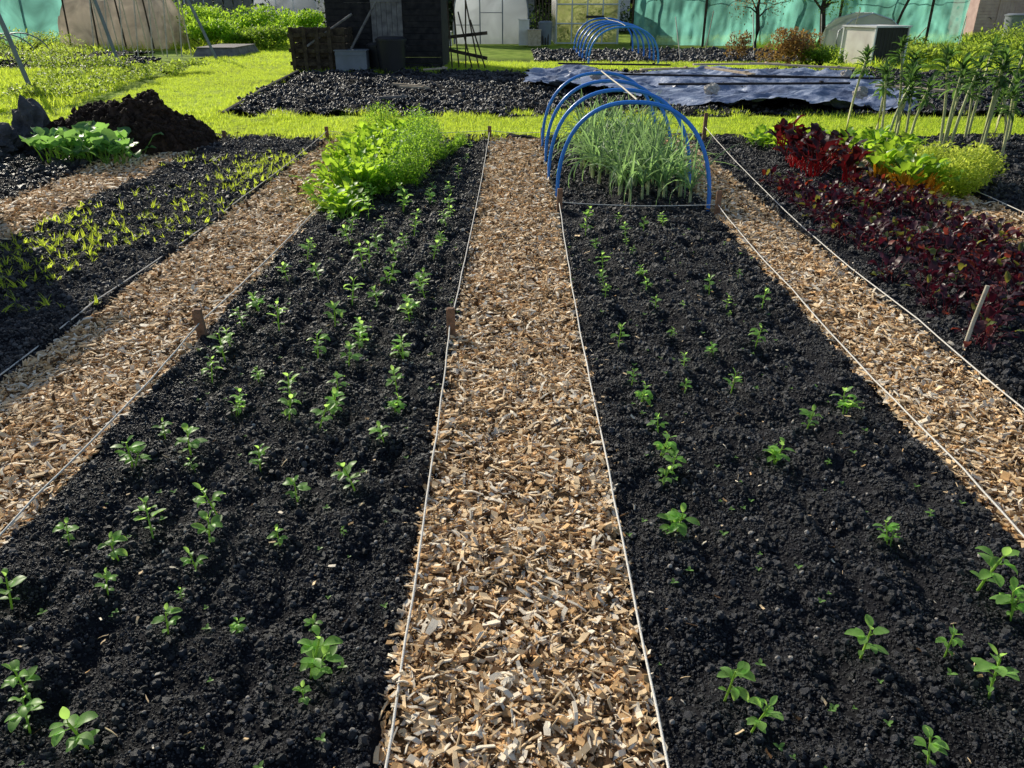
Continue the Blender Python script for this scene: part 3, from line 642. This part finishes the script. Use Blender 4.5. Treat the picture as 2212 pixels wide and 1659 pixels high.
def glasshouse(name,x0,x1,y0,y1,h):
    e=empty(name,((x0+x1)/2,y0,0)); w=(x1-x0)/2; L=y1-y0; rh=h+.6
    mb=MB()
    mb.add([(-w,0,0),(w,0,0),(w,0,h),(0,0,rh),(-w,0,h)],[(0,1,2,3,4)]); mb.add([(-w,L,0),(w,L,0),(w,L,h),(0,L,rh),(-w,L,h)],[(0,1,2,3,4)])
    for s_ in(-1,1): mb.add([(s_*w,0,0),(s_*w,L,0),(s_*w,L,h),(s_*w,0,h)],[(0,1,2,3)]); mb.add([(s_*w,0,h),(s_*w,L,h),(0,L,rh),(0,0,rh)],[(0,1,2,3)])
    mb.obj("glazing",[M_glass],parent=e)
    mb=MB(); t=.03
    for x in np.linspace(-w,w,5):
        zt=h+(rh-h)*(1-abs(x)/w); mb.tube([(x,-.03,0),(x,-.03,zt)],t,0,4)
    for z in(.03,.75,1.45,h): mb.tube([(-w,-.03,z),(w,-.03,z)],t,0,4)
    mb.tube([(-w,-.03,h),(0,-.03,rh),(w,-.03,h)],t,0,4)
    for s_ in(-1,1):
        for yy in np.linspace(0,L,5): mb.tube([(s_*(w+.03),yy,0),(s_*(w+.03),yy,h),(0,yy,rh+.03)],t,0,4)
    mb.obj("frame",[M_white],parent=e)
    mb=MB()
    for i in range(900): mb.leaf((random.uniform(-w*.9,w*.9),random.uniform(.2,L),random.uniform(0,1.5)),random.uniform(0,6.28),random.uniform(-.5,1.2),.16,.09,.6,.2,0,3)
    mb.obj("plants_inside",[M_bush],parent=e)
    mb=MB(); mb.box((.3,-.07,1.0),(.7,.03,.10)); mb.obj("door_handle_rail",[M_binblack],parent=e)
glasshouse("glass_greenhouse",1.65,4.1,35,38.5,1.85)
crate("wooden_crate",.75,33.8,.5,.5,.55,M_plank); bin_("water_butt",1.2,34.6,.28,.8,M_bingrey); crate("storage_crate",.35,34.2,.4,.4,.9,M_cream)
crate("storage_crate",-2.9,33.5,.9,.5,.5,M_cream); bin_("water_butt",-6.4,33,.35,.9,M_binblack); crate("wooden_crate",-7.4,32.5,.8,.6,.6,M_plank)
mb=MB(); 
for i in range(5): mb.tube([(.9+i*.1,34.3,0),(.8+i*.14,34.9,1.7+.2*i)],.025,0,5)
mb.obj("stacked_poles",[M_bark])
e=empty("netting_fence",(4.5,33.2,0)); mb=MB(); vs=[];fs=[]; nx=240;nz=14
for j in range(nz+1):
    for i in range(nx+1):
        x=12.6*i/nx; z=2.5*j/nz
        vs.append((x,float(.40*vn(x,z*.4,.5,61)+.18*vn(x*2,z,.3,62)+.15*math.sin(x*1.1)),z+.03))
for j in range(nz):
    for i in range(nx): a=j*(nx+1)+i; fs.append((a,a+1,a+nx+2,a+nx+1))
mb.add(vs,fs,0,True); mb.obj("net",[M_netgreen],parent=e)
mb=MB()
for x in(0,.9,2.6,4.6,6.2,7.6,9.4,11,12.6): mb.tube([(x,-.36 if x in(2.6,7.6,11) else .34,0),(x+random.uniform(-.06,.06),-.36 if x in(2.6,7.6,11) else .34,2.7)],.05,0,6)
mb.tube([(0,.34,1.75),(12.6,.34,1.78)],.02,0,4); mb.obj("posts",[M_bark],parent=e)
mb=MB(); mb.tube([(9.6,-.35,0),(9.9,-.4,1.2),(10.4,-.45,2.6)],.05,0,6); mb.obj("brace",[M_bark],parent=e)
def tree(name,x,y,h,r,crown,cr,n,mat=M_bush,bare=.9):
    e=empty(name,(x,y,0)); mb=MB(); pts=[(0,0,0),(.05,0,h*.3),(-.04,.03,h*.6),(.03,0,h)]; mb.tube(pts,r,0,8,r*.6)
    tips=[]
    for i in range(9):
        a=random.uniform(0,6.28); b=Vector((0,0,h*random.uniform(.45,1))); tp=b+Vector((math.cos(a),math.sin(a),random.uniform(.3,.9)))*cr*random.uniform(.5,.9); mb.tube([b,(b+tp)/2+Vector((0,0,.08)),tp],r*.4,0,5,r*.12); tips.append(tp)
    mb.obj("trunk_and_limbs",[M_bark],parent=e); mb=MB()
    for i in range(n):
        t=random.choice(tips)+Vector((random.gauss(0,cr*.25),random.gauss(0,cr*.25),random.gauss(0,cr*.22))); mb.leaf(t,random.uniform(0,6.28),random.uniform(-.8,1),.1,.05,.5,.2,0,2)
    mb.obj("crown",[mat],parent=e)
tree("apple_tree",8.7,31.5,2.2,.09,1,1.0,900,M_brush); tree("apple_tree",11.3,32.3,2.3,.13,1,1.3,1500)
e=empty("fleece_cloche",(12.6,31,0)); mb=MB(); w=1.15;L=1.6
pr=[(-w,0),(-w*.98,.62),(-w*.6,.98),(0,1.18),(w*.6,.98),(w*.98,.62),(w,0)]
mb.add([(x,0,z) for x,z in pr]+[(x,L,z) for x,z in pr],[(i,i+1,i+8,i+7) for i in range(6)]+[tuple(range(7)),tuple(range(13,6,-1))]); mb.obj("cover",[M_fleece],parent=e)
mb=MB(); mb.tube([(x,-.02,z) for x,z in pr],.025,0,5); mb.tube([(x*1.01,L+.02,z) for x,z in pr],.025,0,5); mb.tube([(0,-.02,1.19),(0,L,1.19)],.02,0,5); mb.obj("frame",[M_alu],parent=e)
e=empty("cold_frame_box",(9.75,23.6,0)); e.rotation_euler=(0,0,-1.18)
mb=MB(); mb.box((-.55,0,.48),(.03,1.06,.92)); mb.box((0,.55,.48),(1.1,.03,.92)); mb.box((0,-.55,.48),(1.1,.03,.92)); mb.obj("cream_panels",[M_cream],parent=e)
mb=MB(); mb.box((.55,0,.48),(.03,1.06,.92)); mb.obj("dark_panel",[M_binblack],parent=e)
mb=MB()
for sx in(-1,1):
    for sy in(-1,1): mb.box((sx*.57,sy*.57,.49),(.045,.045,.97))
mb.box((0,-.59,.97),(1.24,.05,.04)); mb.box((0,.59,.97),(1.24,.05,.04)); mb.box((.59,0,.97),(.05,1.12,.04)); mb.box((-.59,0,.97),(.05,1.12,.04)); mb.box((0,0,.965),(1.1,1.1,.02)); mb.obj("frame",[M_white],parent=e)
mb=MB(); 
for i in range(9): mb.tube([(.59,-.5+i*.125,.05),(.59,-.5+i*.125,.93)],.008,0,4)
mb.obj("slats",[M_dark],parent=e)
def bush(name,x,y,rx,ry,h,n,mat,leaf=.1,lobes=9):
    mb=MB(); L=[(random.uniform(-rx*.7,rx*.7),random.uniform(-ry*.7,ry*.7),random.uniform(.25,.75)*h,random.uniform(.25,.5)) for i in range(lobes)]
    for i in range(n):
        l=random.choice(L); u=Vector((random.gauss(0,1),random.gauss(0,1),random.gauss(0,1))).normalized()*random.uniform(.6,1.05)*l[3]
        p=Vector((l[0]+u.x*rx,l[1]+u.y*ry,max(.02,l[2]+u.z*h*.6))); mb.leaf(p,random.uniform(0,6.28),random.uniform(-.6,1.3),leaf*random.uniform(.6,1.4),leaf*.55,.6,.2,0,2)
    for i in range(8): l=random.choice(L); mb.tube([(0,0,0),(l[0]*.6,l[1]*.6,l[2]*.6),(l[0],l[1],l[2]+.1*h)],.02,1,5,.006)
    mb.obj(name,[mat,M_bark],(x,y,0))
bush("brown_shrub",7.2,22.8,1.0,.7,1.0,2600,M_brush,.09); bush("green_shrub",8.0,22.4,.8,.5,.55,1400,M_bush,.09); bush("brown_shrub",6.3,24.5,.5,.4,.9,700,M_brush,.08)
for (x,y,rx,h) in((-12.3,34,1.6,1.7),(-10.2,34,1.5,1.5),(-8.7,35,1.3,1.4),(-11,31.5,1.3,1.0),(-9,31.5,1.2,.8),(-14,36,2,2.0)): bush("green_bush",x,y,rx,1.1,h,2600,M_lush if random.random()<.5 else M_bush,.14,12)
for (x,y,rx,h) in((13,25,1.6,.5),(16,26,2,.6),(12,28,2,.5),(18,30,2.5,.8),(17,23,1.6,.5),(21,34,3,1.0),(11.3,25.5,1,.4)): bush("weed_patch",x,y,rx,1.4,h,1500,M_weed,.13,14)
for (x,y,rx,h) in((-8.3,15.5,1.0,.25),(-9,18,1.4,.35),(-10.5,20.3,1.5,.5),(-12.5,17,1.8,.5),(-8.4,20.5,1,.3),(-13.5,24,2,.5),(-16,28,2,.8)): bush("weed_patch",x,y,rx,1.0,h,1300,M_weed,.08,14)
e=empty("netting_cage",(-14.6,31.5,0)); mb=MB(); nx=60;ny=24;vs=[];fs=[]
def cage(u,v):
    x=-1.9+3.8*u; y=2.4*v; ex=min(u,1-u)*8; ey=min(v,1-v)*6; k=min(1,ex,ey)
    return (x+.3*float(vn(x,y,.5,73)),y+.3*float(vn(x,y,.4,72)),(1.75+.15*math.sin(u*14)+.35*float(vn(x,y,.5,71)))*max(0,k)**.35)
for j in range(ny+1):
    for i in range(nx+1): vs.append(cage(i/nx,j/ny))
for j in range(ny):
    for i in range(nx): a=j*(nx+1)+i; fs.append((a,a+1,a+nx+2,a+nx+1))
mb.add(vs,fs,0,True); mb.obj("net",[M_netbeige],parent=e)
mb=MB()
for x in(-1.5,-.5,.5,1.5): mb.tube([(x,-.15,0),(x+random.uniform(-.2,.2),-.15,2.2)],.03,0,5)
mb.obj("poles",[M_bark],parent=e)
mb=MB(); mb.box((0,0,.12),(1.35,2.6,.24),0,0,0,0,.86); mb.box((0,0,.255),(1.2,2.3,.02)); mb.obj("covered_raised_bed",[M_greywood],(-9.4,28.2,0))
def pole(x,y,dx,h): mb=MB(); mb.tube([(0,0,-.1),(dx*.5,.02,h*.5),(dx,0,h)],.045,0,8); mb.tube([(dx,0,h),(dx,0,h+.04)],.05,0,8); mb.obj("grey_post",[M_bingrey],(x,y,0))
pole(-9.3,16.3,-.5,2.2); pole(-9.8,21.3,-.5,2.4); pole(-9.0,26,-.9,2.3)
for i in range(4): 
    mb=MB(); mb.tube([(.9*math.cos(math.pi*k/12),0,.7*math.sin(math.pi*k/12)) for k in range(13)],.02,0,5); mb.obj("cloche_hoop",[M_bingrey],(-15.2,24.2+i*.8,0))
mb=MB()
for i in range(7):
    x=-13+i*.45; mb.tube([(x,26.6,0),(x+.05,27.0,1.9)],.018,0,5); mb.tube([(x,27.4,0),(x+.05,27.0,1.9)],.018,0,5)
mb.tube([(-13.1,27.0,1.85),(-10.1,27.0,1.85)],.02,0,5); mb.obj("bean_pole_frame",[M_pole])
mb=MB()
for i in range(9): mb.tube([(5.0+i*1.1,27+random.uniform(-2,2),0),(5.0+i*1.1+random.uniform(-.1,.1),27,random.uniform(.7,1.4))],.015,0,5)
mb.obj("garden_canes",[M_pole])
mb=MB()
for i in range(26): mb.box((-22+i*.42,38,.9),(.36,.03,1.8))
mb.box((-17,38.04,.5),(10.8,.05,.08)); mb.box((-17,38.04,1.4),(10.8,.05,.08)); mb.obj("wooden_fence",[M_greywood])
mb=MB(); nx=60;vs=[];fs=[]
for j in range(9):
    for i in range(nx+1): x=5*i/nx; vs.append((x,float(.2*vn(x,j*.2,.5,81)),j*.25))
for j in range(8):
    for i in range(nx): a=j*(nx+1)+i; fs.append((a,a+1,a+nx+2,a+nx+1))
mb.add(vs,fs,0,True)
for x in(0,2.5,5): mb.tube([(x,.2,0),(x,.2,2.1)],.04,1,5)
mb.obj("netting_fence",[M_netgreen,M_bark],(-22,34.5,0))
shed("garden_shed",22,25.2,42,44.5,2.1,M_pink,M_greywood,M_pink); bin_("water_butt",22.6,39.5,.55,1.0,M_bingrey)
shed("garden_shed",-9,-6.5,46,48.5,2.1,M_cream,M_greywood); shed("garden_shed",-20,-17.5,48,50,2.2,M_white,M_greywood); shed("garden_shed",4,6.5,50,52.5,2.1,M_cream,M_greywood); shed("garden_shed",-1.4,1,46,48,2.1,M_greywood,M_greywood); shed("garden_shed",12,15,48,50.5,2.1,M_greywood,M_dark); shed("garden_shed",27,30,50,53,2.2,M_greywood,M_dark)
polyhouse("polytunnel_greenhouse",-12,3.4,46,6,2.2,M_plastic,M_alu)
HD=[]
for k in range(3):
    mb=MB()
    for i in range(260): mb.leaf((random.gauss(0,.7),random.gauss(0,.5),random.gauss(0,.6)),random.uniform(0,6.28),random.uniform(-.6,1.2),.28,.16,.5,.2,0,2)
    HD.append(src(mb,[M_hedge],"clump"))
n=1100; X=rng.uniform(-70,70,n); Y=58+rng.normal(0,1.6,n); Z=rng.uniform(.2,4.5,n)+1.2*vn(X,Y*0,6,91)
scatter("hedge",np.stack([X,Y,Z],1),np.stack([0*X,0*X,rng.uniform(0,6.28,n)],1),rng.uniform(.9,1.6,n),HD)
n=160; X=rng.uniform(-40,45,n); Y=rng.uniform(43,54,n)
scatter("distant_shrubs",np.stack([X,Y,0*X+.4],1),np.stack([0*X,0*X,rng.uniform(0,6.28,n)],1),rng.uniform(.5,1.0,n),HD)

# ------------------------------------------------------------------ light, sky, camera
el=R(27); hx,hy=-.62,.785
w=bpy.data.worlds.new("World"); scene.world=w; w.use_nodes=True; nt=w.node_tree; nt.nodes.clear()
o=nt.nodes.new("ShaderNodeOutputWorld"); b=nt.nodes.new("ShaderNodeBackground"); s=nt.nodes.new("ShaderNodeTexSky"); s.sky_type='NISHITA'; s.sun_disc=False
s.sun_elevation=el; s.sun_rotation=math.atan2(hx,hy); b.inputs[1].default_value=.12
nt.links.new(s.outputs[0],b.inputs[0]); nt.links.new(b.outputs[0],o.inputs[0])
ld=bpy.data.lights.new("sun",'SUN'); ld.energy=5; ld.angle=R(.5); ld.color=(1,.93,.77)
lo=bpy.data.objects.new("sun",ld); COL.objects.link(lo); lo.location=(-5,8,10)
d=Vector((-hx*math.cos(el),-hy*math.cos(el),-math.sin(el))); lo.rotation_euler=d.to_track_quat('-Z','Y').to_euler()
cd=bpy.data.cameras.new("camera"); co=bpy.data.objects.new("camera",cd); COL.objects.link(co); scene.camera=co
cd.sensor_width=36; cd.lens=28.07; cd.clip_end=1000; cd.clip_start=.05
co.location=(0,0,1.6); co.rotation_euler=(R(90-25.68),0,.0035)
scene.view_settings.view_transform='Standard'; scene.view_settings.look='None'; scene.view_settings.exposure=0
